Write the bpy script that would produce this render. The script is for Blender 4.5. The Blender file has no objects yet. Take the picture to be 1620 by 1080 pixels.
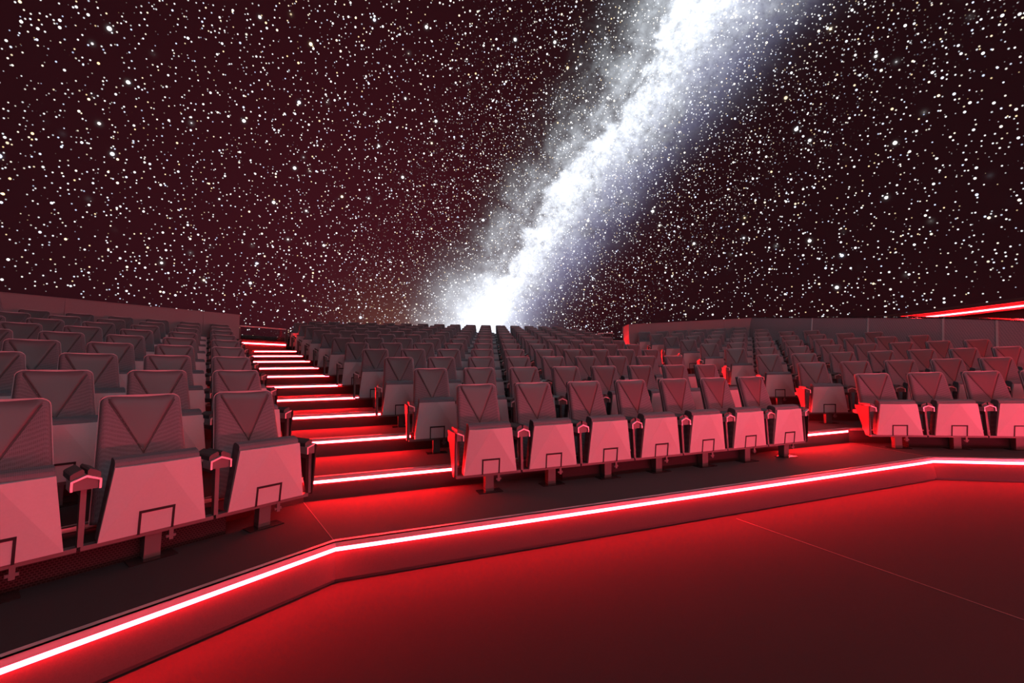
import bpy, bmesh, math, random
from mathutils import Vector, Matrix

random.seed(7)
SC = bpy.context.scene
COL = SC.collection

# ------------------------------------------------------------------ camera
FPX, PITCH, ROLL, H = 652.1, 0.08839, 0.02336, 0.954
cam_d = bpy.data.cameras.new('camera')
cam_d.sensor_width = 36.0
cam_d.lens = FPX / 1620 * 36.0
cam_d.clip_start = 0.02
cam_d.clip_end = 200
cam = bpy.data.objects.new('camera', cam_d)
COL.objects.link(cam)
SC.camera = cam
cp, sp, cr, sr = math.cos(PITCH), math.sin(PITCH), math.cos(ROLL), math.sin(ROLL)
X0, Y0, F0 = Vector((1, 0, 0)), Vector((0, -sp, cp)), Vector((0, cp, sp))
rx, ux = X0 * cr - Y0 * sr, X0 * sr + Y0 * cr
cam.matrix_world = Matrix(((rx.x, ux.x, -F0.x, 0), (rx.y, ux.y, -F0.y, 0), (rx.z, ux.z, -F0.z, H), (0, 0, 0, 1)))

# ------------------------------------------------------------------ world, exposure
w = bpy.data.worlds.new('world')
SC.world = w
w.use_nodes = True
w.node_tree.nodes['Background'].inputs[0].default_value = (0, 0, 0, 1)
w.node_tree.nodes['Background'].inputs[1].default_value = 0.0
SC.view_settings.view_transform = 'Standard'
SC.view_settings.look = 'None'
SC.view_settings.exposure = 0.0
SC.view_settings.gamma = 1.0
SC.view_settings.use_curve_mapping = False
SC.cycles.use_denoising = True
SC.cycles.max_bounces = 8
SC.cycles.diffuse_bounces = 4
SC.cycles.sample_clamp_indirect = 12.0
SC.cycles.blur_glossy = 0.6

LED_EDGE = (225.0, 2.0, 3.4)      # edge strips round the stage (linear RGB radiance)
LED_STEP = (400.0, 3.0, 4.2)     # strips on the aisle steps
LED_RIM = (265.0, 2.4, 3.2)      # cove strip under the rim of the dome
LED_KERB = (900.0, 58.0, 105.0)     # strip on the kerb at the far side of the stage


# ------------------------------------------------------------------ materials
def mat(name):
    m = bpy.data.materials.new(name)
    m.use_nodes = True
    nt = m.node_tree
    return m, nt, nt.nodes['Principled BSDF']


def setp(b, col=None, rough=None, metal=None, spec=None):
    if col is not None:
        b.inputs['Base Color'].default_value = (*col, 1)
    if rough is not None:
        b.inputs['Roughness'].default_value = rough
    if metal is not None:
        b.inputs['Metallic'].default_value = metal
    if spec is not None:
        b.inputs['Specular IOR Level'].default_value = spec


def plain(name, col, rough=0.6, metal=0.0, spec=0.5, noise=0.0, nscale=40.0, bump=0.0, bscale=200.0):
    m, nt, b = mat(name)
    setp(b, col, rough, metal, spec)
    if noise > 0 or bump > 0:
        tc = nt.nodes.new('ShaderNodeTexCoord')
    if noise > 0:
        n = nt.nodes.new('ShaderNodeTexNoise')
        n.inputs['Scale'].default_value = nscale
        n.inputs['Detail'].default_value = 4
        nt.links.new(tc.outputs['Object'], n.inputs['Vector'])
        mx = nt.nodes.new('ShaderNodeMix')
        mx.data_type = 'RGBA'
        mx.inputs[6].default_value = (*[c * (1 - noise) for c in col], 1)
        mx.inputs[7].default_value = (*[c * (1 + noise) for c in col], 1)
        nt.links.new(n.outputs[0], mx.inputs[0])
        nt.links.new(mx.outputs[2], b.inputs['Base Color'])
    if bump > 0:
        n2 = nt.nodes.new('ShaderNodeTexNoise')
        n2.inputs['Scale'].default_value = bscale
        n2.inputs['Detail'].default_value = 2
        nt.links.new(tc.outputs['Object'], n2.inputs['Vector'])
        bp = nt.nodes.new('ShaderNodeBump')
        bp.inputs['Strength'].default_value = bump
        bp.inputs['Distance'].default_value = 0.004
        nt.links.new(n2.outputs[0], bp.inputs['Height'])
        nt.links.new(bp.outputs[0], b.inputs['Normal'])
    return m


def emis(name, rgb):
    m, nt, b = mat(name)
    setp(b, (0.02, 0.02, 0.02), 0.5)
    s = max(rgb)
    b.inputs['Emission Color'].default_value = (rgb[0] / s, rgb[1] / s, rgb[2] / s, 1)
    b.inputs['Emission Strength'].default_value = s
    return m


def fabric(name, col, cell=150.0):
    m, nt, b = mat(name)
    setp(b, col, 0.75, 0, 0.35)
    tc = nt.nodes.new('ShaderNodeTexCoord')
    v = nt.nodes.new('ShaderNodeTexVoronoi')
    v.inputs['Scale'].default_value = cell
    v.inputs['Randomness'].default_value = 0.15
    nt.links.new(tc.outputs['Object'], v.inputs['Vector'])
    rp = nt.nodes.new('ShaderNodeValToRGB')
    rp.color_ramp.elements[0].position = 0.1
    rp.color_ramp.elements[0].color = (*[c * 0.55 for c in col], 1)
    rp.color_ramp.elements[1].position = 0.55
    rp.color_ramp.elements[1].color = (*[c * 1.35 for c in col], 1)
    nt.links.new(v.outputs['Distance'], rp.inputs[0])
    nt.links.new(rp.outputs[0], b.inputs['Base Color'])
    bp = nt.nodes.new('ShaderNodeBump')
    bp.inputs['Strength'].default_value = 0.35
    bp.inputs['Distance'].default_value = 0.002
    nt.links.new(v.outputs['Distance'], bp.inputs['Height'])
    nt.links.new(bp.outputs[0], b.inputs['Normal'])
    return m


M = {}
M['fabric'] = fabric('honeycomb_fabric', (0.11, 0.11, 0.125))
M['leather'] = plain('dark_leatherette', (0.085, 0.08, 0.09), 0.42, 0, 0.5, bump=0.15, bscale=260)
M['cushion'] = fabric('cushion_fabric', (0.10, 0.10, 0.115))
M['panel'] = plain('light_grey_laminate', (0.46, 0.46, 0.49), 0.5, 0, 0.4, noise=0.05, nscale=90, bump=0.06, bscale=500)
M['shell'] = plain('grey_shell', (0.30, 0.30, 0.32), 0.45, 0, 0.5)
M['slot'] = plain('dark_slot', (0.012, 0.012, 0.013), 0.5)
M['steel'] = plain('dark_painted_steel', (0.105, 0.095, 0.097), 0.38, 0.0, 0.4)
M['endplate'] = plain('dark_end_plate', (0.020, 0.018, 0.018), 0.5, 0.0, 0.3)
M['foot'] = plain('shaded_pedestal_foot', (0.09, 0.09, 0.09), 0.7)  # pedestal base below the platform edge's shadow line, shade put into the colour
M['plate'] = plain('polished_base_plate', (0.10, 0.09, 0.09), 0.2, 0.8, 0.5)
M['alu'] = plain('brushed_aluminium', (0.55, 0.53, 0.54), 0.38, 0.6, 0.5)
M['pad'] = plain('armrest_pad_leather', (0.045, 0.045, 0.047), 0.45, 0, 0.5)
M['carpet'] = plain('charcoal_carpet', (0.060, 0.050, 0.052), 0.95, 0, 0.12, noise=0.22, nscale=420, bump=0.08, bscale=600)
M['carpet_nap'] = plain('charcoal_carpet_cross_nap', (0.042, 0.036, 0.038), 0.95, 0, 0.12, noise=0.22, nscale=420, bump=0.08, bscale=600)
M['riser'] = plain('riser_facing', (0.055, 0.046, 0.048), 0.9, 0, 0.15, noise=0.15, nscale=120, bump=0.1, bscale=400)
M['stage'] = plain('stage_carpet', (0.027, 0.024, 0.024), 0.95, 0, 0.12, noise=0.2, nscale=380, bump=0.08, bscale=500)
M['seam'] = plain('carpet_seam', (0.20, 0.16, 0.16), 0.9)
M['skirt'] = plain('dark_skirting', (0.03, 0.03, 0.03), 0.6)
M['wall'] = plain('acoustic_fabric_wall', (0.25, 0.225, 0.24), 0.85, 0, 0.2, noise=0.07, nscale=60, bump=0.1, bscale=300)
M['wall_dark'] = plain('wall_core', (0.06, 0.055, 0.06), 0.8)
M['perf'] = fabric('perforated_panel', (0.15, 0.14, 0.155), 60.0)
M['cap'] = plain('glossy_wall_cap', (0.05, 0.05, 0.055), 0.08, 0.9, 0.6)
M['cove'] = plain('cove_plaster', (0.07, 0.065, 0.07), 0.8)
M['edge'] = emis('edge_light_red', LED_EDGE)
M['step'] = emis('step_light_red', LED_STEP)
M['rim'] = emis('rim_light_red', LED_RIM)
M['kerb'] = emis('kerb_light_pink', LED_KERB)


def mesh_vent():
    m, nt, b = mat('perforated_vent_mesh')
    setp(b, (0.16, 0.15, 0.15), 0.7, 0.0, 0.2)
    tc = nt.nodes.new('ShaderNodeTexCoord')
    br = nt.nodes.new('ShaderNodeTexBrick')
    br.offset = 0.5
    br.inputs['Scale'].default_value = 1.0
    br.inputs['Color1'].default_value = (0.006, 0.005, 0.005, 1)
    br.inputs['Color2'].default_value = (0.006, 0.005, 0.005, 1)
    br.inputs['Mortar'].default_value = (0.03, 0.025, 0.025, 1)
    br.inputs['Mortar Size'].default_value = 0.0022
    br.inputs['Brick Width'].default_value = 0.016
    br.inputs['Row Height'].default_value = 0.012
    mp = nt.nodes.new('ShaderNodeMapping')
    mp.inputs['Rotation'].default_value = (math.pi / 2, 0, 0)
    nt.links.new(tc.outputs['Object'], mp.inputs['Vector'])
    nt.links.new(mp.outputs[0], br.inputs['Vector'])
    nt.links.new(br.outputs['Color'], b.inputs['Base Color'])
    return m


M['vent'] = mesh_vent()


def glass():
    m = bpy.data.materials.new('clear_glass')
    m.use_nodes = True
    nt = m.node_tree
    nt.nodes.clear()
    out = nt.nodes.new('ShaderNodeOutputMaterial')
    tr = nt.nodes.new('ShaderNodeBsdfTransparent')
    tr.inputs[0].default_value = (0.93, 0.93, 0.93, 1)
    gl = nt.nodes.new('ShaderNodeBsdfGlossy')
    gl.inputs['Roughness'].default_value = 0.05
    mx = nt.nodes.new('ShaderNodeMixShader')
    mx.inputs[0].default_value = 0.05
    nt.links.new(tr.outputs[0], mx.inputs[1])
    nt.links.new(gl.outputs[0], mx.inputs[2])
    nt.links.new(mx.outputs[0], out.inputs[0])
    return m


M['glass'] = glass()


# star-field projection on the dome -----------------------------------------
STAR_C = Vector((-0.207, 2.469, 1.285))          # sweet spot of the projection
MW_N = Vector((0.8009, 0.1451, -0.581))          # normal of the Milky Way plane
MW_E1 = Vector((-0.0829, 0.9877, 0.1324))        # where the band meets the last rows
MW_E2 = Vector((0.5931, -0.0579, 0.8031))


def dome_material():
    m, nt, b = mat('projection_dome')
    N, L = nt.nodes, nt.links
    setp(b, (0.026, 0.023, 0.024), 0.9, 0, 0.1)

    def math_(op, a, c=None, clamp=False, d=None):
        n = N.new('ShaderNodeMath')
        n.operation = op
        n.use_clamp = clamp
        for i, v in enumerate((a, c, d)):
            if v is None:
                continue
            if isinstance(v, (int, float)):
                n.inputs[i].default_value = v
            else:
                L.new(v, n.inputs[i])
        return n.outputs[0]

    def vmath(op, a, c=None):
        n = N.new('ShaderNodeVectorMath')
        n.operation = op
        for i, v in enumerate((a, c)):
            if v is None:
                continue
            if isinstance(v, Vector):
                n.inputs[i].default_value = v
            elif isinstance(v, (int, float)):
                n.inputs['Scale'].default_value = v
            else:
                L.new(v, n.inputs[i])
        return n.outputs['Value'] if op in ('DOT_PRODUCT', 'LENGTH', 'DISTANCE') else n.outputs[0]

    def ramp(v, p0, p1, a=0.0, c=1.0, smooth=True):
        n = N.new('ShaderNodeMapRange')
        n.interpolation_type = 'SMOOTHSTEP' if smooth else 'LINEAR'
        n.clamp = True
        L.new(v, n.inputs[0])
        for i, x in enumerate((p0, p1, a, c)):
            n.inputs[i + 1].default_value = x
        return n.outputs[0]

    def scale_col(rgb, f):
        n = N.new('ShaderNodeVectorMath')
        n.operation = 'SCALE'
        if isinstance(rgb, tuple):
            n.inputs[0].default_value = rgb
        else:
            L.new(rgb, n.inputs[0])
        if isinstance(f, (int, float)):
            n.inputs['Scale'].default_value = f
        else:
            L.new(f, n.inputs['Scale'])
        return n.outputs[0]

    geo = N.new('ShaderNodeNewGeometry')
    d = vmath('NORMALIZE', vmath('SUBTRACT', geo.outputs['Position'], STAR_C))

    def noise(vec, scale, detail=6.0, rough=0.6, dist=0.0):
        n = N.new('ShaderNodeTexNoise')
        n.inputs['Scale'].default_value = scale
        n.inputs['Detail'].default_value = detail
        n.inputs['Roughness'].default_value = rough
        n.inputs['Distortion'].default_value = dist
        L.new(vec, n.inputs['Vector'])
        return n.outputs[0]

    wv = vmath('DOT_PRODUCT', d, MW_N)           # across the band
    e1 = vmath('DOT_PRODUCT', d, MW_E1)
    e2 = vmath('DOT_PRODUCT', d, MW_E2)          # along the band
    n_big = noise(d, 5.0, 5.0, 0.55)
    n_mid = noise(d, 14.0, 8.0, 0.62, 0.6)
    n_fine = noise(d, 45.0, 6.0, 0.7, 0.3)
    wob = math_('MULTIPLY', math_('SUBTRACT', n_big, 0.5), 0.07)
    wob2 = math_('MULTIPLY', math_('SUBTRACT', n_mid, 0.5), 0.10)
    ww = math_('ADD', math_('ADD', wv, wob), wob2)
    # core
    def gauss(x, sg):
        q = math_('DIVIDE', x, sg)
        return math_('POWER', 2.718, math_('MULTIPLY', math_('MULTIPLY', q, q), -1.0))

    n_grain = noise(d, 110.0, 4.0, 0.7, 0.2)
    core = gauss(math_('ADD', ww, -0.010), 0.088)
    inner = gauss(math_('ADD', ww, -0.006), 0.052)
    tex = math_('ADD', ramp(n_mid, 0.28, 0.72, 0.62, 1.12, False), math_('MULTIPLY', math_('SUBTRACT', n_fine, 0.5), 1.7))
    tex = math_('ADD', tex, math_('MULTIPLY', math_('SUBTRACT', n_grain, 0.5), 0.9))
    tex = math_('MAXIMUM', tex, 0.06)
    low = gauss(math_('SUBTRACT', 1.0, e1), 0.020)
    # dark dust rift along the upper edge of the band
    rift = ramp(math_('ABSOLUTE', math_('ADD', ww, math_('ADD', 0.040, math_('MULTIPLY', wob, 0.8)))), 0.003, 0.022, 0.5, 1.0)
    rift = math_('MAXIMUM', rift, low)
    core_i = math_('MULTIPLY', math_('ADD', math_('MULTIPLY', core, 0.55), math_('MULTIPLY', inner, 0.45)), math_('MULTIPLY', tex, rift))
    core_i = math_('MULTIPLY', core_i, ramp(e1, -0.2, 0.72, 4.0, 1.0, False))  # band strengthened out of view as added ambient light
    halo_r = gauss(math_('SUBTRACT', ww, 0.105), 0.060)
    halo_l = gauss(math_('ADD', ww, 0.085), 0.058)
    col = scale_col((0.93, 1.00, 1.10), math_('MULTIPLY', core_i, 1.2))
    col = vmath('ADD', col, scale_col((0.055, 0.058, 0.135), math_('MULTIPLY', halo_r, ramp(n_mid, 0.25, 0.7, 0.3, 1.3))))
    col = vmath('ADD', col, scale_col((0.034, 0.040, 0.042), math_('MULTIPLY', halo_l, ramp(n_mid, 0.35, 0.66, 0.0, 1.8))))
    glow_low = math_('POWER', 2.718, math_('DIVIDE', math_('SUBTRACT', vmath('DOT_PRODUCT', d, Vector((-0.080, 0.985, 0.150)).normalized()), 1.0), 0.0055))
    col = vmath('ADD', col, scale_col((0.85, 0.93, 1.02), math_('MULTIPLY', glow_low, 0.75)))
    # red light spill painted in, dusk glow close to the horizon, faint reddish sky elsewhere
    painted_red = math_('POWER', 2.718, math_('DIVIDE', math_('SUBTRACT', vmath('DOT_PRODUCT', d, Vector((-0.33, 0.935, 0.13)).normalized()), 1.0), 0.16))
    col = vmath('ADD', col, scale_col((0.040, 0.0035, 0.0075), painted_red))  # broad red spill of the light strips, painted into the dome's emission
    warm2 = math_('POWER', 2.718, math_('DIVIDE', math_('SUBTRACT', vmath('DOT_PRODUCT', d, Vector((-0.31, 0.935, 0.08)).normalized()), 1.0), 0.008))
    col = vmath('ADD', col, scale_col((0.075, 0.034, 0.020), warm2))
    col = vmath('ADD', col, scale_col((0.0035, 0.0004, 0.0012), 1.0))

    # stars
    def layer(scale, rad, hard, strength, gate, halo=0.0, halo_s=0.0, extra=None):
        v = N.new('ShaderNodeTexVoronoi')
        v.voronoi_dimensions = '3D'
        v.feature = 'F1'
        v.inputs['Scale'].default_value = scale
        L.new(d, v.inputs['Vector'])
        dist = math_('DIVIDE', v.outputs['Distance'], scale)
        sep = N.new('ShaderNodeSeparateColor')
        L.new(v.outputs['Color'], sep.inputs[0])
        bright = ramp(sep.outputs[0], gate, 1.0, 0.35, 1.0, False)
        on = math_('GREATER_THAN', sep.outputs[0], gate)
        if extra is not None:
            on = math_('MULTIPLY', on, extra)
        core_s = math_('MULTIPLY', ramp(dist, rad * hard, rad, 1.0, 0.0), math_('MULTIPLY', bright, strength))
        if halo:
            hh = math_('POWER', 2.718, math_('MULTIPLY', math_('DIVIDE', dist, halo), -1.0))
            core_s = math_('ADD', core_s, math_('MULTIPLY', math_('MULTIPLY', hh, halo_s), bright))
        r = N.new('ShaderNodeValToRGB')
        r.color_ramp.interpolation = 'LINEAR'
        e = r.color_ramp.elements
        e[0].position = 0.0
        e[0].color = (0.62, 0.72, 1.0, 1)
        e[1].position = 1.0
        e[1].color = (1.0, 0.72, 0.36, 1)
        for p, c in ((0.2, (0.92, 0.95, 1.0)), (0.7, (1.0, 0.98, 0.95)), (0.88, (1.0, 0.9, 0.7))):
            x = e.new(p)
            x.color = (*c, 1)
        L.new(sep.outputs[1], r.inputs[0])
        return scale_col(r.outputs[0], math_('MULTIPLY', core_s, on))

    near = ramp(math_('ABSOLUTE', wv), 0.08, 0.42, 1.0, 0.0)
    col = vmath('ADD', col, layer(132.0, 0.0018, 0.40, 1.9, 0.18))
    col = vmath('ADD', col, layer(171.0, 0.0015, 0.35, 1.6, 0.15, extra=near))
    col = vmath('ADD', col, layer(62.0, 0.0026, 0.5, 3.0, 0.30))
    col = vmath('ADD', col, layer(21.0, 0.0040, 0.5, 4.0, 0.25, 0.0016, 0.8))
    L.new(col, b.inputs['Emission Color'])
    b.inputs['Emission Strength'].default_value = 1.0
    return m


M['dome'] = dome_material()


# ------------------------------------------------------------------ mesh helpers
def link(name, bm, m, parent=None, smooth=False, bevel=0.0, loc=None, rotz=None):
    if bevel > 0:
        ed = [e for e in bm.edges if len(e.link_faces) == 2 and e.calc_face_angle(0) > 0.35]
        bmesh.ops.bevel(bm, geom=ed, offset=bevel, segments=2, profile=0.6, affect='EDGES', clamp_overlap=True)
    bmesh.ops.recalc_face_normals(bm, faces=bm.faces)
    me = bpy.data.meshes.new(name)
    bm.to_mesh(me)
    bm.free()
    for mm in (m if isinstance(m, (list, tuple)) else [m]):
        me.materials.append(mm)
    if smooth:
        for p in me.polygons:
            p.use_smooth = True
    o = bpy.data.objects.new(name, me)
    COL.objects.link(o)
    if parent is not None:
        o.parent = parent
    if loc is not None:
        o.location = loc
    if rotz is not None:
        o.rotation_euler = (0, 0, rotz)
    return o


def hexa(bm, b4, t4, mi=0):
    """b4, t4: four corners each, in the same order"""
    vb = [bm.verts.new(v) for v in b4]
    vt = [bm.verts.new(v) for v in t4]
    fs = [bm.faces.new(vb[::-1]), bm.faces.new(vt)]
    for i in range(4):
        j = (i + 1) % 4
        fs.append(bm.faces.new((vb[i], vb[j], vt[j], vt[i])))
    for f in fs:
        f.material_index = mi
    return fs


def box(bm, x0, x1, y0, y1, z0, z1, mi=0):
    return hexa(bm, [(x0, y0, z0), (x1, y0, z0), (x1, y1, z0), (x0, y1, z0)],
                [(x0, y0, z1), (x1, y0, z1), (x1, y1, z1), (x0, y1, z1)], mi)


def prism(bm, pts, z0, z1, mi=0):
    """closed plan polygon extruded vertically"""
    vb = [bm.verts.new((p[0], p[1], z0)) for p in pts]
    vt = [bm.verts.new((p[0], p[1], z1)) for p in pts]
    fs = [bm.faces.new(vb[::-1]), bm.faces.new(vt)]
    n = len(pts)
    for i in range(n):
        j = (i + 1) % n
        fs.append(bm.faces.new((vb[i], vb[j], vt[j], vt[i])))
    for f in fs:
        f.material_index = mi
    return fs


def extr(bm, prof, a, b, axis='y', mi=0):
    """closed 2-D profile extruded between a and b along an axis; profile in the other two axes"""
    def v(p, t):
        return (p[0], t, p[1]) if axis == 'y' else (t, p[0], p[1])
    va = [bm.verts.new(v(p, a)) for p in prof]
    vb = [bm.verts.new(v(p, b)) for p in prof]
    fs = [bm.faces.new(va[::-1]), bm.faces.new(vb)]
    n = len(prof)
    for i in range(n):
        j = (i + 1) % n
        fs.append(bm.faces.new((va[i], va[j], vb[j], vb[i])))
    for f in fs:
        f.material_index = mi
    return fs


def props(o, label=None, cat=None, group=None, kind=None):
    if label:
        o['label'] = label
    if cat:
        o['category'] = cat
    if group:
        o['group'] = group
    if kind:
        o['kind'] = kind
    return o


def empty(name, loc=(0, 0, 0), rotz=0.0):
    o = bpy.data.objects.new(name, None)
    o.empty_display_size = 0.1
    COL.objects.link(o)
    o.location = loc
    o.rotation_euler = (0, 0, rotz)
    return o


ORD = ['zeroth', 'first', 'second', 'third', 'fourth', 'fifth', 'sixth', 'seventh', 'eighth', 'ninth', 'tenth', 'eleventh',
       'twelfth', 'thirteenth', 'fourteenth', 'fifteenth', 'sixteenth', 'seventeenth', 'eighteenth']

# ------------------------------------------------------------------ plan of the auditorium
S, D, HR = 0.58, 0.99291, 0.1862          # seat pitch, row depth, row rise
BLK = {'C': ((-0.34269, 3.94672), 0.33801), 'L': ((-1.98701, 3.08321), 0.92394), 'R': ((4.74796, 5.45904), -0.24685)}
E0 = {'L': -1.025, 'C': -1.052, 'R': -0.968}  # where the first platform edge runs, per block
STAGE = -0.23


def W(b, r, n):
    (ox, oy), th = BLK[b]
    c, s = math.cos(th), math.sin(th)
    return Vector((ox + c * r - s * n, oy + s * r + c * n))


def loc(b, p):
    (ox, oy), th = BLK[b]
    c, s = math.cos(th), math.sin(th)
    dx, dy = p[0] - ox, p[1] - oy
    return (dx * c + dy * s, -dx * s + dy * c)


def cross(a, na, b, nb):
    p, q = W(a, 0, na), W(b, 0, nb)
    u, v = W(a, 1, na) - p, W(b, 1, nb) - q
    det = u.x * (-v.y) + v.x * u.y
    dx, dy = q.x - p.x, q.y - p.y
    t = (dx * (-v.y) + v.x * dy) / det
    return p + u * t


def edge_n(b, k):
    return E0[b] + D * k


def line_pts(k, off=0.0, lfar=-5.4, rfar=5.8):
    """front line of tier k (pushed forward by off) as far-left, vertex, vertex, far-right"""
    n = {b: edge_n(b, k) - off for b in 'LCR'}
    return [W('L', lfar, n['L']), cross('L', n['L'], 'C', n['C']), cross('C', n['C'], 'R', n['R']), W('R', rfar, n['R'])]


BACK_N = 8.20       # face of the walls behind the two outer blocks
CB_N = 11.30        # back of the middle block


def lat(b, k):      # r of the platform vertex at tier k, in the coordinates of the middle block
    p = line_pts(k)[1 if b == 'L' else 2]
    return loc('C', p)[0]


# ------------------------------------------------------------------ structure
bm = bmesh.new()
ring = [(0.9 + 10.9 * math.cos(a), 6.2 + 10.9 * math.sin(a)) for a in [i * 2 * math.pi / 96 for i in range(96)]]
prism(bm, ring, STAGE - 0.1, STAGE)
props(link('floor', bm, M['stage']), 'dark carpeted stage floor in front of the seating', kind='structure')

# dome
DC, DR, RIMZ = Vector((0.75, 6.45)), 10.6, 2.42
bm = bmesh.new()
nu, nv = 128, 40
rows = []
for j in range(nv):
    t = math.pi / 2 * j / nv
    rows.append([bm.verts.new((DC.x + DR * math.cos(t) * math.cos(2 * math.pi * i / nu), DC.y + DR * math.cos(t) * math.sin(2 * math.pi * i / nu),
                               RIMZ + DR * math.sin(t))) for i in range(nu)])
top = bm.verts.new((DC.x, DC.y, RIMZ + DR))
for j in range(nv - 1):
    for i in range(nu):
        bm.faces.new((rows[j][i], rows[j + 1][i], rows[j + 1][(i + 1) % nu], rows[j][(i + 1) % nu]))
for i in range(nu):
    bm.faces.new((rows[-1][i], top, rows[-1][(i + 1) % nu]))
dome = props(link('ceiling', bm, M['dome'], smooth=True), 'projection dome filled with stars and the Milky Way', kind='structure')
for p in dome.data.polygons:
    p.flip()


def ring_band(name, prof, m, label):
    """closed profile of (radius, z) swept round the dome centre"""
    bm = bmesh.new()
    n = 128
    vs = [[bm.verts.new((DC.x + r * math.cos(2 * math.pi * i / n), DC.y + r * math.sin(2 * math.pi * i / n), z)) for r, z in prof] for i in range(n)]
    k = len(prof)
    for i in range(n):
        for j in range(k):
            bm.faces.new((vs[i][j], vs[(i + 1) % n][j], vs[(i + 1) % n][(j + 1) % k], vs[i][(j + 1) % k]))
    return props(link(name, bm, m, smooth=False), label, kind='structure')


ring_band('wall_perimeter', [(10.92, STAGE - 0.1), (10.92, RIMZ + 0.05), (11.1, RIMZ + 0.05), (11.1, STAGE - 0.1)], M['cove'], 'dark round wall behind the seating')
ring_band('trim_1', [(10.595, RIMZ + 0.005), (10.605, RIMZ - 0.07), (10.92, RIMZ - 0.07), (10.92, RIMZ + 0.05), (10.62, RIMZ + 0.05)], M['skirt'], 'dark rim under the dome')
bm = bmesh.new()
arc = []
for i in range(81):
    t = math.radians(-78 + (48 + 78) * i / 80)
    arc.append([bm.verts.new((DC.x + r * math.cos(t), DC.y + r * math.sin(t), z)) for r, z in ((10.70, 2.250), (10.70, 2.280), (10.72, 2.280), (10.72, 2.250))])
for i in range(80):
    for j in range(4):
        bm.faces.new((arc[i][j], arc[i + 1][j], arc[i + 1][(j + 1) % 4], arc[i][(j + 1) % 4]))
bm.faces.new(arc[0])
bm.faces.new(arc[-1][::-1])
o = link('cove_light', bm, M['rim'])
props(o, 'red light strip in the cove below the rim of the dome', 'light strip')
ring_band('trim_2', [(10.72, 2.20), (10.72, RIMZ - 0.07), (10.92, RIMZ - 0.07), (10.92, 2.20)], M['cove'], 'dark cove below the rim of the dome')

# seating tiers
for k in range(12):
    zt = HR * k
    f = line_pts(k)
    bm = bmesh.new()
    if k <= 8:
        g = line_pts(k + 1, -0.03)
        if k == 8:
            g = [W('L', -5.4, BACK_N + 0.05), cross('L', BACK_N + 0.05, 'C', edge_n('C', 9) + 0.03), cross('C', edge_n('C', 9) + 0.03, 'R', BACK_N + 0.05), W('R', 5.8, BACK_N + 0.05)]
        for i, mi in ((0, 1), (1, 0), (2, 1)):
            for q in prism(bm, [f[i], f[i + 1], g[i + 1], g[i]], STAGE, zt, mi)[2:]:
                q.material_index = 2
    else:
        nb = edge_n('C', k + 1) + 0.03 if k < 11 else CB_N
        g = line_pts(k + 1, -0.03)
        hw = 9.0
        a, c = f[1], f[2]
        if k < 11:
            for q in prism(bm, [a, c, g[2], g[1]], STAGE, zt, 0)[2:]:
                q.material_index = 2
        else:
            ra, rc = lat('L', 11) + 0.9, lat('R', 11) - 0.9
            prism(bm, [W('C', ra, edge_n('C', 11)), W('C', rc, edge_n('C', 11)), W('C', rc - 0.3, CB_N), W('C', ra + 0.3, CB_N)], STAGE, zt, 0)
    # carpet skirt under the nosing is the riser itself
    props(link('floor_tier', bm, [M['carpet'], M['carpet_nap'], M['riser']]), f'carpeted seating tier, {ORD[k + 1]} from the stage', kind='structure')

# nosing profiles along the tier fronts
for k in range(11):
    bm = bmesh.new()
    if k <= 8:
        lip = 0.020 if k == 0 else 0.012
        a, c, e = line_pts(k, lip), line_pts(k, -0.030), line_pts(k, 0.0)
        segs = (0, 1, 2)
    else:
        a, c, e = line_pts(k, 0.012), line_pts(k, -0.030), line_pts(k, 0.0)
        segs = (1,)
    z = HR * k
    for i in segs:
        # top plate and front lip, one bent profile
        prism(bm, [a[i], a[i + 1], c[i + 1], c[i]], z, z + 0.004)
        prism(bm, [a[i], a[i + 1], e[i + 1], e[i]], z - 0.026, z + 0.004)
    props(link(f'trim_{k + 3}', bm, M['alu']), f'aluminium nosing along the {ORD[k + 1]} tier', kind='structure')

# dark skirting at the foot of the front riser
bm = bmesh.new()
a, c = line_pts(0, 0.003), line_pts(0, 0.0)
for i in range(3):
    prism(bm, [a[i], a[i + 1], c[i + 1], c[i]], STAGE, STAGE + 0.022)
ft = bmesh.new()
t0, t1, b0, b1 = line_pts(0, 0.0005), line_pts(0, -0.01), line_pts(0, 0.024), line_pts(0, -0.01)
for i in range(3):
    hexa(ft, [(*b0[i], STAGE + 0.024), (*b0[i + 1], STAGE + 0.024), (*b1[i + 1], STAGE + 0.024), (*b1[i], STAGE + 0.024)],
         [(*t0[i], -0.056), (*t0[i + 1], -0.056), (*t1[i + 1], -0.056), (*t1[i], -0.056)])
props(link('wall_riser', ft, M['riser']), 'red lit facing of the front riser, sloping out to its foot', kind='structure')
props(link('baseboard_front', bm, M['skirt']), 'dark skirting below the front riser', kind='structure')

# carpet seams
def seam(name, p, q, z, wd, label):
    p, q = Vector(p), Vector(q)
    t = (q - p).normalized()
    m = Vector((-t.y, t.x)) * wd / 2
    bm = bmesh.new()
    prism(bm, [p - m, q - m, q + m, p + m], z, z + 0.0015)
    props(link(name, bm, M['seam']), label, kind='structure')


v0, v1 = line_pts(0), line_pts(1)
seam('floor_seam', v0[1], v1[1], 0.0, 0.004, 'thin carpet seam on the first tier at the foot of the left aisle')
seam('floor_seam', v0[2], v1[2], 0.0, 0.003, 'thin carpet seam on the first tier at the foot of the right aisle')
seam('floor_seam', (1.797, 3.482), (2.9, 0.7), STAGE, 0.003, 'thin carpet seam running across the stage floor')

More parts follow.
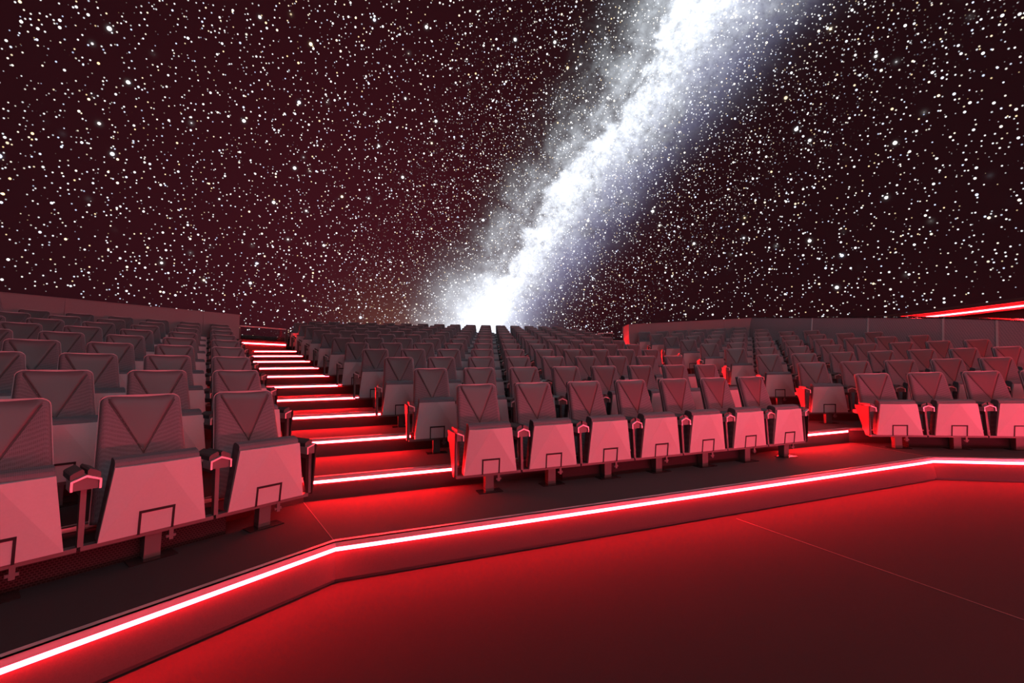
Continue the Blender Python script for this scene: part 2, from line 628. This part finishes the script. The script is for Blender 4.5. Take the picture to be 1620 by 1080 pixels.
# front edge light: one continuous bent strip
bm = bmesh.new()
pr = [(line_pts(0, o_), z) for o_, z in ((0.017, -0.0265), (0.003, -0.0545), (-0.004, -0.0545), (-0.004, -0.0265))]
vs = [[bm.verts.new((p.x, p.y, z)) for p in ln] for ln, z in pr]
for i in range(3):
    for j in range(4):
        q = (j + 1) % 4
        bm.faces.new((vs[j][i], vs[j][i + 1], vs[q][i + 1], vs[q][i]))
props(link('edge_light', bm, M['edge']), 'long bent red light strip along the front edge of the first tier', 'light strip')

# the far side of the stage, behind the camera: a low kerb carrying the same strip, facing the seats
FRONT = [Vector((-6.2, -0.9)), Vector((-3.6, -2.6)), Vector((3.2, -2.6)), Vector((7.2, -0.6)), Vector((9.2, 2.2))]


def shift(pts, t):
    out = []
    for i, p in enumerate(pts):
        dd = [(pts[j + 1] - pts[j]).normalized() for j in (i - 1, i) if 0 <= j < len(pts) - 1]
        nn = sum((Vector((-q.y, q.x)) for q in dd), Vector((0, 0)))
        nn.normalize()
        out.append(p + nn * (t / max(0.5, nn.dot(Vector((-dd[0].y, dd[0].x))))))
    return out


bm = bmesh.new()
f0, f1 = FRONT, shift(FRONT, -0.35)
for i in range(len(FRONT) - 1):
    prism(bm, [f0[i], f0[i + 1], f1[i + 1], f1[i]], STAGE, 0.0)
props(link('kerb_front', bm, M['carpet']), 'low carpeted kerb round the far side of the stage', kind='structure')
bm = bmesh.new()
a, c = shift(FRONT, 0.008), shift(FRONT, -0.004)
a, c = a[2:], c[2:]
for i in range(2):
    prism(bm, [a[i], a[i + 1], c[i + 1], c[i]], -0.206, -0.183)
props(link('edge_light', bm, M['kerb']), 'pinkish red light strip on the low kerb at the far side of the stage', 'light strip')

# step lights in the two aisles
for side in 'LR':
    for k in range(1, 11):
        v = lat(side, k)
        if side == 'L':
            r0, r1 = v + (0.30 if k == 10 else 0.012), -0.29 * k + 0.05
        else:
            r0, r1 = 3.48 + 0.29 * k - 0.05, v - (0.50 if k == 10 else 0.012)
        n0 = edge_n('C', k)
        p0, p1 = W('C', r0, n0), W('C', r1, n0)
        L_ = (p1 - p0).length
        bm = bmesh.new()
        box(bm, 0, L_, -0.004, 0.004, -0.012, 0.012)
        o = link('step_light', bm, M['step'], loc=(p0.x, p0.y, HR * k - 0.037), rotz=BLK['C'][1])
        props(o, f'red light strip on the {ORD[k]} step up the {"left" if side == "L" else "right"} aisle', 'light strip',
              f'step lights of the {"left" if side == "L" else "right"} aisle')


# back walls of the outer blocks
def wall_back(side):
    b = side
    s = 1 if side == 'L' else -1
    zt = 2.70
    e0, e1 = s * 2.81, s * -1.02
    n0, n1 = BACK_N, BACK_N + 0.66
    k = 0.302 * s
    bm = bmesh.new()
    prism(bm, [W(b, e0, n0 + 0.02), W(b, e1, n0 + 0.02), W(b, e1, n1), W(b, e0 + k * 0.66, n1)], STAGE, zt - 0.012)
    root = props(link('wall_left' if side == 'L' else 'wall_right', bm, M['wall']),
                 f'fabric covered wall behind the {"left" if side == "L" else "right"} block of seats', kind='structure')
    cuts = [e0, s * 2.05, s * -0.19, e1]
    for i in range(3):
        bm = bmesh.new()
        g = 0.003 * s
        a, c = cuts[i] - (g if i else 0), cuts[i + 1] + (g if i < 2 else 0)
        prism(bm, [W(b, a, n0), W(b, c, n0), W(b, c, n0 + 0.022), W(b, a, n0 + 0.022)], 1.40, zt - 0.008)
        link('panel', bm, M['wall'], root)
    bm = bmesh.new()
    prism(bm, [W(b, e0 + 0.01 * s, n0 - 0.01), W(b, e1, n0 - 0.01), W(b, e1, n1), W(b, e0 + k * 0.66 + 0.01 * s, n1)], zt - 0.012, zt)
    link('cap', bm, M['wall'], root)


wall_back('L')
wall_back('R')


# raking, outward leaning side walls
def wall_side(side):
    s = 1 if side == 'R' else -1
    A = W(side, s * 1.02, BACK_N - 0.02)
    (ox, oy), th = BLK[side]
    r = Vector((math.cos(th), math.sin(th))) * s
    n = Vector((-math.sin(th), math.cos(th)))
    d = (r * 0.72 - n).normalized()
    m = Vector((d.y, -d.x))
    if m.dot(r) < 0:
        m = -m
    tan = math.tan(math.radians(12))
    prof = TOPS
    bm = bmesh.new()

    def pt(t, z, out=0.0):
        zt = top_at(t)
        q = A + d * t + m * (out - tan * (zt - z))
        return (q.x, q.y, z)

    for i in range(len(prof) - 1):
        t0, t1 = prof[i][0], prof[i + 1][0]
        z0, z1 = prof[i][1], prof[i + 1][1]
        hexa(bm, [pt(t0, STAGE), pt(t1, STAGE), pt(t1, STAGE, 0.12), pt(t0, STAGE, 0.12)],
             [pt(t0, z0), pt(t1, z1), pt(t1, z1, 0.12), pt(t0, z0, 0.12)])
    nm = 'right' if side == 'R' else 'left'
    root = props(link('wall_side_' + nm, bm, M['perf']), f'raked side wall of perforated panels beside the {nm} block', kind='structure')
    bm = bmesh.new()
    for i in range(len(prof) - 1):
        t0, t1 = prof[i][0], prof[i + 1][0]
        z0, z1 = prof[i][1], prof[i + 1][1]
        a = [pt(t0, z0, -0.012), pt(t1, z1, -0.012), Vector(pt(t1, z1, 0.26)) + Vector((0, 0, 0.034)), Vector(pt(t0, z0, 0.26)) + Vector((0, 0, 0.034))]
        hexa(bm, a, [(x, y, z + 0.012) for x, y, z in a])
    link('cap', bm, M['cap'], root)
    for t in (1.84, 3.16, 4.54, 5.33, 6.7, 8.0):
        bm = bmesh.new()
        zt = top_at(t) - 0.004
        hw = 0.016
        hexa(bm, [pt(t - hw, 0.0, -0.014), pt(t + hw, 0.0, -0.014), pt(t + hw, 0.0, 0.01), pt(t - hw, 0.0, 0.01)],
             [pt(t - hw, zt, -0.014), pt(t + hw, zt, -0.014), pt(t + hw, zt, 0.01), pt(t - hw, zt, 0.01)])
        link('joint_strip', bm, M['alu'], root)


TOPS = [(-0.05, 2.70), (1.84, 2.432), (3.16, 2.243), (4.54, 2.028), (5.33, 1.883), (5.70, 1.806), (9.0, 1.20)]


def top_at(t):
    for (a, za), (b, zb) in zip(TOPS, TOPS[1:]):
        if t <= b:
            return za + (zb - za) * (t - a) / (b - a)
    return TOPS[-1][1]


wall_side('L')
wall_side('R')

# low parapet behind the last row of the middle block
bm = bmesh.new()
ra, rc = lat('L', 11) + 1.1, lat('R', 11) - 1.1
prism(bm, [W('C', ra, CB_N - 0.12), W('C', rc, CB_N - 0.12), W('C', rc - 0.05, CB_N), W('C', ra + 0.05, CB_N)], STAGE, HR * 11 + 0.62)
props(link('wall_back', bm, M['wall_dark']), 'low dark parapet behind the last row of the middle block', kind='structure')


# glass balustrades at the top of the aisles
def balustrade(side):
    s = 1 if side == 'L' else -1
    nB = 8.80
    a, c = (3.03, 4.20) if side == 'L' else (-3.90, -3.36)
    p = W(side, a, nB)
    nm = 'left' if side == 'L' else 'right'
    root = props(empty('balustrade', (p.x, p.y, 1.676), BLK[side][1]), f'glass balustrade with pink lit handrail at the top of the {nm} aisle', 'balustrade')
    Ln = c - a
    z0 = 1.676
    bm = bmesh.new()
    lo = 0.0 if side == 'L' else -0.25
    hi = Ln if side == 'L' else Ln + 0.3
    box(bm, lo, hi, -0.05, 0.05, 0.0, 0.46)
    link('kerb', bm, M['carpet'], root)
    bm = bmesh.new()
    box(bm, lo + 0.02, hi - 0.02, -0.062, -0.048, 0.350, 0.378)
    link('light_strip', bm, M['step'], root)
    bm = bmesh.new()
    box(bm, 0.02, Ln - 0.02, -0.006, 0.006, 0.46, 0.80)
    link('glass_pane', bm, M['glass'], root)
    bm = bmesh.new()
    box(bm, 0.0, Ln, -0.025, 0.025, 0.80, 0.832)
    link('handrail', bm, M['alu'], root, bevel=0.006)
    for x in (0.012, Ln - 0.012):
        bm = bmesh.new()
        box(bm, x - 0.008, x + 0.008, -0.012, 0.012, 0.46, 0.80)
        link('upright', bm, M['steel'], root)


balustrade('L')
balustrade('R')


# perforated ventilation plenums under the first row
def vent(side, r0, r1, label):
    p = W(side, r0, -0.300)
    bm = bmesh.new()
    box(bm, 0, r1 - r0, 0, 0.24, 0.0, 0.132)
    props(link('vent_grille', bm, M['vent'], loc=(p.x, p.y, 0.0), rotz=BLK[side][1]), label, 'vent', 'vent grilles below the first row')


vent('L', -3.0, -0.2, 'long perforated vent grille below the first row of the left block')
vent('C', 0.72, 3.0, 'long perforated vent grille below the first row of the middle block')
vent('R', 0.14, 3.2, 'long perforated vent grille below the first row of the right block')

# ------------------------------------------------------------------ the folding seat
# front panel of the folded seat
PT, PB = (0.186, -0.452, 0.533), (0.231, -0.418, 0.161)
APEX = -0.481


def panel_mesh():
    bm = bmesh.new()
    tl, tr = bm.verts.new((-PT[0], PT[1], PT[2])), bm.verts.new(PT)
    bl, br = bm.verts.new((-PB[0], PB[1], PB[2])), bm.verts.new(PB)
    ap = bm.verts.new((0, APEX, PT[2] + 0.001))
    btl, btr = bm.verts.new((-PT[0], PT[1] + 0.03, PT[2])), bm.verts.new((PT[0], PT[1] + 0.03, PT[2]))
    bbl, bbr = bm.verts.new((-PB[0], PB[1] + 0.02, PB[2])), bm.verts.new((PB[0], PB[1] + 0.02, PB[2]))
    for f in ((tl, ap, bl), (ap, br, bl), (ap, tr, br), (btl, bbl, bbr, btr), (tl, btl, btr, tr, ap), (bl, br, bbr, bbl), (tl, bl, bbl, btl), (tr, btr, bbr, br)):
        bm.faces.new(f)
    return bm


def fy(z):          # front plane of the middle facet
    t = (PT[2] - z) / (PT[2] - PB[2])
    return APEX + (PB[1] - APEX) * t


def latch_mesh():
    bm = bmesh.new()
    x0, x1, z0, z1, w_ = -0.078, 0.078, 0.156, 0.285, 0.011
    def strip(xa, xb, za, zb):
        hexa(bm, [(xa, fy(za) - 0.004, za), (xb, fy(za) - 0.004, za), (xb, fy(za) + 0.006, za), (xa, fy(za) + 0.006, za)],
             [(xa, fy(zb) - 0.004, zb), (xb, fy(zb) - 0.004, zb), (xb, fy(zb) + 0.006, zb), (xa, fy(zb) + 0.006, zb)])
    strip(x0, x0 + w_, z0, z1)
    strip(x1 - w_, x1, z0, z1)
    strip(x0 + w_, x1 - w_, z1 - w_ * 1.3, z1)
    return bm


def cushion_mesh():
    bm = bmesh.new()
    # profile in (y, z), widths follow the trapezoid
    prof = [(-0.392, 0.166), (-0.430, 0.538), (-0.428, 0.556), (-0.410, 0.570), (-0.360, 0.580), (-0.335, 0.572), (-0.322, 0.548), (-0.325, 0.19), (-0.34, 0.168)]
    def hw(z):
        t = (z - 0.161) / (0.533 - 0.161)
        return 0.2305 + (0.1855 - 0.2305) * min(t, 1.04)
    va = [bm.verts.new((-hw(z), y, z)) for y, z in prof]
    vb = [bm.verts.new((hw(z), y, z)) for y, z in prof]
    n = len(prof)
    bm.faces.new(va[::-1])
    bm.faces.new(vb)
    for i in range(n):
        j = (i + 1) % n
        bm.faces.new((va[i], va[j], vb[j], vb[i]))
    return bm


def bw(z):          # half width of the backrest
    t = (z - 0.20) / 0.70
    w0 = 0.226 + (0.188 - 0.226) * t
    if z > 0.862:
        q = (z - 0.862) / 0.040
        w0 -= 0.034 * (1 - math.sqrt(max(0.0, 1 - q * q)))
    return w0


def by(u, z):       # front surface of the backrest
    t = (z - 0.20) / 0.70
    y = -0.175 + 0.150 * t + 0.028 * t * t
    y += 0.016 * (1 - u * u)               # slightly hollow
    if z > 0.845:
        q = (z - 0.845) / 0.057
        y += 0.030 * (1 - math.sqrt(max(0.0, 1 - min(q, 1) ** 2)))
    if abs(u) > 0.86:
        q = (abs(u) - 0.86) / 0.14
        y += 0.022 * (1 - math.sqrt(max(0.0, 1 - q * q)))
    return y


VT, VW, VZ = 0.552, 0.158, 0.868            # seam: tip height, half width and height of its upper corners


def seam_d(x, z):
    """distance outside the V seam (negative inside the triangle)"""
    k = VW / (VZ - VT)
    c = math.sqrt(1 + k * k)
    return (abs(x) - k * (z - VT)) / c


def back_mesh(with_all=False):
    bm = bmesh.new()
    nu, nv = 26, 34
    zs = [0.20 + 0.645 * j / (nv - 8) for j in range(nv - 7)] + [0.845 + 0.057 * math.sin(math.pi / 2 * j / 7) for j in range(1, 8)]
    us = [-1 + 2 * i / nu for i in range(nu + 1)]
    us = [math.copysign(abs(u) ** 0.9, u) for u in us]
    gr = []
    for z in zs:
        row = []
        for u in us:
            x = u * bw(z)
            y = by(u, z)
            dd = seam_d(x, z)
            if z > VT - 0.01 and z < VZ + 0.02:
                y += 0.006 * max(0.0, 1 - abs(dd) / 0.011)
            row.append(bm.verts.new((x, y, z)))
        gr.append(row)
    back = [bm.verts.new((r[0].co.x, r[0].co.y + 0.045, r[0].co.z)) for r in gr]
    backr = [bm.verts.new((r[-1].co.x, r[-1].co.y + 0.045, r[-1].co.z)) for r in gr]
    for j in range(len(zs) - 1):
        for i in range(nu):
            f = bm.faces.new((gr[j][i], gr[j][i + 1], gr[j + 1][i + 1], gr[j + 1][i]))
            c = f.calc_center_median()
            if with_all and (seam_d(c.x, c.z) < 0 and c.z > VT or c.z > 0.85):
                f.material_index = 1
        bm.faces.new((gr[j][0], gr[j + 1][0], back[j + 1], back[j]))
        bm.faces.new((gr[j][-1], backr[j], backr[j + 1], gr[j + 1][-1]))
        bm.faces.new((back[j], back[j + 1], backr[j + 1], backr[j]))
    bm.faces.new([*gr[-1], backr[-1], back[-1]])
    bm.faces.new([*gr[0][::-1], back[0], backr[0]])
    if with_all:
        shell_into(bm, 2)
    return bm


def inset_mesh():
    """leatherette triangle and rolled top band lying on the backrest"""
    bm = bmesh.new()
    zs = [VT + 0.004 + (0.845 - VT - 0.004) * j / 18 for j in range(19)] + [0.845 + 0.0575 * math.sin(math.pi / 2 * j / 6) for j in range(1, 7)]
    k = VW / (VZ - VT)
    gr = []
    nu = 14
    for z in zs:
        hw = max(0.002, min(k * (z - VT), VW) - 0.004) if z < VZ else min(VW, bw(z) - 0.014)
        row = []
        for i in range(nu + 1):
            u = -1 + 2 * i / nu
            x = u * hw
            lift = 0.0035 * min(1.0, (1 - abs(u)) * hw / 0.012) - 0.0015
            row.append(bm.verts.new((x, by(x / bw(z), z) - lift, z)))
        gr.append(row)
    for j in range(len(zs) - 1):
        for i in range(nu):
            bm.faces.new((gr[j][i], gr[j][i + 1], gr[j + 1][i + 1], gr[j + 1][i]))
    base_faces = bm.faces[:]
    ext = bmesh.ops.extrude_face_region(bm, geom=base_faces)
    for e in ext['geom']:
        if isinstance(e, bmesh.types.BMVert):
            e.co.y += 0.004
    # dark stitched seam in the V groove
    for sd in (-1, 1):
        prev = None
        for j in range(19):
            z = VT - 0.004 + (VZ - VT + 0.004) * j / 18
            x = max(0.0, k * (z - VT)) * sd
            y = by(x / bw(z), z) - 0.0012
            cur = (bm.verts.new((x - 0.0032, y, z)), bm.verts.new((x + 0.0032, y, z)))
            if prev:
                f = bm.faces.new((prev[0], prev[1], cur[1], cur[0]))
                f.material_index = 1
            prev = cur
    return bm


def shell_into(bm, mi=0):
    zs = [0.19 + 0.67 * j / 10 for j in range(11)] + [0.862 + 0.043 * math.sin(math.pi / 2 * j / 5) for j in range(1, 6)]
    fr, bk = [], []
    for z in zs:
        w_ = bw(min(z, 0.9015)) + 0.005
        y = by(1.0, min(z, 0.86)) + 0.014
        t = 0.050 + 0.02 * (1 - (z - 0.19) / 0.71)
        fr.append([bm.verts.new((-w_, y, z)), bm.verts.new((w_, y, z))])
        bk.append([bm.verts.new((-w_ + 0.02, y + t, z)), bm.verts.new((w_ - 0.02, y + t, z))])
    fs = []
    for j in range(len(zs) - 1):
        fs.append(bm.faces.new((bk[j][0], bk[j][1], bk[j + 1][1], bk[j + 1][0])))
        fs.append(bm.faces.new((fr[j][0], bk[j][0], bk[j + 1][0], fr[j + 1][0])))
        fs.append(bm.faces.new((fr[j][1], fr[j + 1][1], bk[j + 1][1], bk[j][1])))
        fs.append(bm.faces.new((fr[j][1], fr[j][0], fr[j + 1][0], fr[j + 1][1])))
    fs.append(bm.faces.new((fr[0][0], fr[0][1], bk[0][1], bk[0][0])))
    fs.append(bm.faces.new((fr[-1][1], fr[-1][0], bk[-1][0], bk[-1][1])))
    for f in fs:
        f.material_index = mi
    return bm


AX = 0.29           # armrests sit half way between two seats


def chevron(bm, cx, half, mi=0, sgn=0):
    """bent aluminium bracket seen from the front; half = 'both', 'L' or 'R'"""
    t = 0.009
    o_ = [(-0.056, 0.446), (-0.056, 0.495), (0, 0.519), (0.056, 0.495), (0.056, 0.446)]
    i_ = [(-0.056 + t, 0.446), (-0.056 + t, 0.489), (0, 0.5085), (0.056 - t, 0.489), (0.056 - t, 0.446)]
    rng = {'both': (0, 4), 'R': (2, 4), 'L': (0, 2)}[half]
    for k in range(*rng):
        pr = [o_[k], o_[k + 1], i_[k + 1], i_[k]]
        extr(bm, [(cx + x, z) for x, z in pr], -0.462, -0.325, 'y', mi)


def arm_mesh(half, mis=(0, 1)):
    bm = bmesh.new()
    cx = AX if half == 'L' else -AX
    chevron(bm, cx, half, mis[0])
    x0 = -0.047 if half in ('both', 'L') else -0.004
    x1 = 0.047 if half in ('both', 'R') else 0.004
    zx0 = 0.489 if half in ('both', 'L') else 0.508
    zx1 = 0.489 if half in ('both', 'R') else 0.508
    pr = [(cx + x0, 0.447), (cx + x1, 0.447), (cx + x1, zx1), (cx, 0.508), (cx + x0, zx0)] if half == 'both' else \
        [(cx + x0, 0.447), (cx + x1, 0.447), (cx + x1, zx1), (cx + x0, zx0)]
    extr(bm, pr, -0.448, -0.33, 'y', mis[1])
    return bm


def pad_into(bm, half, side, mi=0):
    """upholstered pad on one slope of the bracket; side is -1 or 1"""
    cx = AX if half == 'L' else -AX
    def zz(x):
        return 0.519 - 0.43 * abs(x)
    xa, xb = 0.006 * side, 0.055 * side
    pr = [(cx + xa, zz(xa)), (cx + xb, zz(xb)), (cx + xb, zz(xb) + 0.026), (cx + xb * 0.85, zz(xb) + 0.034), (cx + xa + 0.008 * side, zz(xa) + 0.030), (cx + xa, zz(xa) + 0.022)]
    if side < 0:
        pr = pr[::-1]
    extr(bm, pr, -0.432, -0.19, 'y', mi)
    return bm


def post_into(bm, half, mi=0, me=None):
    cx = AX if half == 'L' else -AX
    box(bm, cx - 0.011, cx + 0.011, -0.400, -0.355, 0.160, 0.448, mi)
    # arm carrying the backrest
    hexa(bm, [(cx - 0.006, -0.39, 0.40), (cx + 0.006, -0.39, 0.40), (cx + 0.006, -0.06, 0.40), (cx - 0.006, -0.06, 0.40)],
         [(cx - 0.006, -0.39, 0.446), (cx + 0.006, -0.39, 0.446), (cx + 0.006, -0.06, 0.446), (cx - 0.006, -0.06, 0.446)], mi)
    if half != 'both' and me is not None:
        end_into(bm, half, me)
    return bm


def end_into(bm, half, mi=0):
    cx = AX if half == 'L' else -AX
    if True:
        # tapering end standard facing the aisle
        ox = -0.014 if half == 'R' else 0.014
        a, b_ = cx + ox - 0.005, cx + ox + 0.005
        pr = [(-0.455, 0.512), (-0.405, 0.150), (-0.330, 0.150), (-0.135, 0.512)]
        extr(bm, pr, a, b_, 'x', mi)
    return bm


def pedestal_into(bm, mi=0, mf=1):
    hexa(bm, [(-0.036, -0.374, 0.030), (0.036, -0.374, 0.030), (0.036, -0.306, 0.030), (-0.036, -0.306, 0.030)],
         [(-0.036, -0.386, 0.172), (0.036, -0.386, 0.172), (0.036, -0.306, 0.172), (-0.036, -0.306, 0.172)], mi)
    hexa(bm, [(-0.037, -0.372, 0.0), (0.037, -0.372, 0.0), (0.037, -0.306, 0.0), (-0.037, -0.306, 0.0)],
         [(-0.037, -0.375, 0.030), (0.037, -0.375, 0.030), (0.037, -0.306, 0.030), (-0.037, -0.306, 0.030)], mf)
    return bm


def beam_into(bm, mi=0):
    box(bm, -AX + 0.001, AX - 0.0125, -0.402, -0.350, 0.138, 0.160, mi)
    return bm


def tab_into(bm, mi=0):
    box(bm, 0.064, 0.084, -0.405, -0.385, 0.085, 0.172, mi)
    for x in (0.058, 0.090):
        box(bm, x - 0.006, x + 0.006, -0.402, -0.388, 0.098, 0.112, mi)
    return bm


def plate_into(bm):
    box(bm, -0.105, 0.105, -0.425, -0.305, 0.0, 0.006)
    return bm


CAT = 'seat'


def build_full():
    r = empty('theatre_seat')
    pn = link('seat_panel', panel_mesh(), M['panel'], r)
    link('latch_slot', latch_mesh(), M['slot'], pn)
    link('seat_cushion', cushion_mesh(), M['cushion'], r, bevel=0.006)
    bk = link('backrest', back_mesh(), M['fabric'], r, smooth=True)
    link('leather_inset', inset_mesh(), [M['leather'], M['slot']], bk, smooth=True)
    link('back_shell', shell_into(bmesh.new()), M['shell'], r)
    arm = link('armrest', arm_mesh('both'), [M['alu'], M['steel']], r)
    for sd in (-1, 1):
        link('armrest_pad', pad_into(bmesh.new(), 'both', sd), M['pad'], arm, bevel=0.004)
    link('armrest_post', post_into(bmesh.new(), 'both'), M['steel'], r)
    pd = link('pedestal', pedestal_into(bmesh.new()), [M['steel'], M['foot']], r)
    link('base_plate', plate_into(bmesh.new()), M['plate'], pd)
    link('support_beam', beam_into(bmesh.new()), M['steel'], r)
    link('hinge_tab', tab_into(bmesh.new()), M['steel'], r)
    return r


def build_mid():
    r = empty('theatre_seat')
    pn = link('seat_panel', panel_mesh(), M['panel'], r)
    link('latch_slot', latch_mesh(), M['slot'], pn)
    link('seat_cushion', cushion_mesh(), M['cushion'], r, bevel=0.006)
    bk = link('backrest', back_mesh(), M['fabric'], r, smooth=True)
    link('leather_inset', inset_mesh(), [M['leather'], M['slot']], bk, smooth=True)
    link('back_shell', shell_into(bmesh.new()), M['shell'], r)
    bm = arm_mesh('both')
    for sd in (-1, 1):
        pad_into(bm, 'both', sd, 2)
    link('armrest', bm, [M['alu'], M['steel'], M['pad']], r)
    link('armrest_post', post_into(bmesh.new(), 'both'), M['steel'], r)
    bm = pedestal_into(bmesh.new())
    beam_into(bm, 0)
    link('pedestal', bm, [M['steel'], M['foot']], r)
    return r


def build_far():
    r = empty('theatre_seat')
    link('seat_panel', panel_mesh(), M['panel'], r)
    link('seat_cushion', cushion_mesh(), M['cushion'], r)
    link('backrest', back_mesh(True), [M['fabric'], M['leather'], M['shell']], r, smooth=False)
    bm = arm_mesh('both')
    for sd in (-1, 1):
        pad_into(bm, 'both', sd, 2)
    post_into(bm, 'both', 1)
    link('armrest', bm, [M['alu'], M['steel'], M['pad']], r)
    bm = pedestal_into(bmesh.new())
    beam_into(bm, 0)
    link('pedestal', bm, [M['steel'], M['foot']], r)
    return r


END = {}


def end_meshes(half, lod):
    key = (half, lod)
    if key in END:
        return END[key]
    out = []
    bm = arm_mesh(half)
    sd = 1 if half == 'R' else -1
    pad_into(bm, half, sd, 2)
    if lod == 'far':
        post_into(bm, half, 1, 3)
    a = link('armrest', bm, [M['alu'], M['steel'], M['pad'], M['endplate']])
    out.append(('armrest', a.data))
    bpy.data.objects.remove(a)
    if lod != 'far':
        a = link('armrest_post', post_into(bmesh.new(), half), M['steel'])
        out.append(('armrest_post', a.data))
        bpy.data.objects.remove(a)
        a = link('end_panel', end_into(bmesh.new(), half), M['endplate'])
        out.append(('end_panel', a.data))
        bpy.data.objects.remove(a)
    END[key] = out
    return out


def dup(root):
    r = root.copy()
    COL.objects.link(r)
    for ch in root.children:
        c = ch.copy()
        COL.objects.link(c)
        c.parent = r
        for g in ch.children:
            h = g.copy()
            COL.objects.link(h)
            h.parent = c
    return r


PROTO = {'full': build_full(), 'mid': build_mid(), 'far': build_far()}
USED = set()
END_NAME = {'L': 'left', 'C': 'middle', 'R': 'right'}


def drop(o):
    for c in list(o.children):
        drop(c)
    bpy.data.objects.remove(o)


def place(b, row, k, last):
    lod = 'full' if row <= 3 else 'mid' if row <= 7 else 'far'
    sg = -1 if b == 'L' else 1
    off = (row - 1) * 0.5
    p = W(b, sg * S * (k - off), D * (row - 1))
    o = dup(PROTO[lod])
    o.location = (p.x, p.y, HR * (row - 1))
    o.rotation_euler = (0, 0, BLK[b][1])

    def add(half):
        for nm, me in end_meshes(half, lod):
            c = bpy.data.objects.new(nm, me)
            COL.objects.link(c)
            c.parent = o

    if (b in 'CR' and k == 0) or (b == 'L' and last):
        # end of the row: the shared armrest gives way to an end standard
        for c in list(o.children):
            if c.name.split('.')[0] in ('armrest', 'armrest_post'):
                drop(c)
        add('R')
    if (b == 'L' and k == 0) or (b in 'CR' and last):
        add('L')
    if b == 'C':
        lab = f'charcoal folding seat, {ORD[k + 1 if row < 12 else k]} from the left aisle in the {ORD[row]} row of the middle block'
    else:
        lab = f'charcoal folding seat, {ORD[k + 1]} from the aisle in the {ORD[row]} row of the {END_NAME[b]} block'
    props(o, lab, CAT, f'folding seats of the {END_NAME[b]} block')


COUNT = {'L': [4, 5, 5, 6, 6, 6, 7, 6, 6], 'R': [5, 6, 8, 8, 8, 8, 7, 6, 6]}
for row in range(1, 13):
    ks = range(row + 6) if row < 12 else range(1, 17)
    for k in ks:
        place('C', row, k, k == ks[-1])
for b in 'LR':
    for row in range(1, 10):
        n = COUNT[b][row - 1]
        for k in range(n):
            place(b, row, k, k == n - 1)
for o in PROTO.values():
    drop(o)
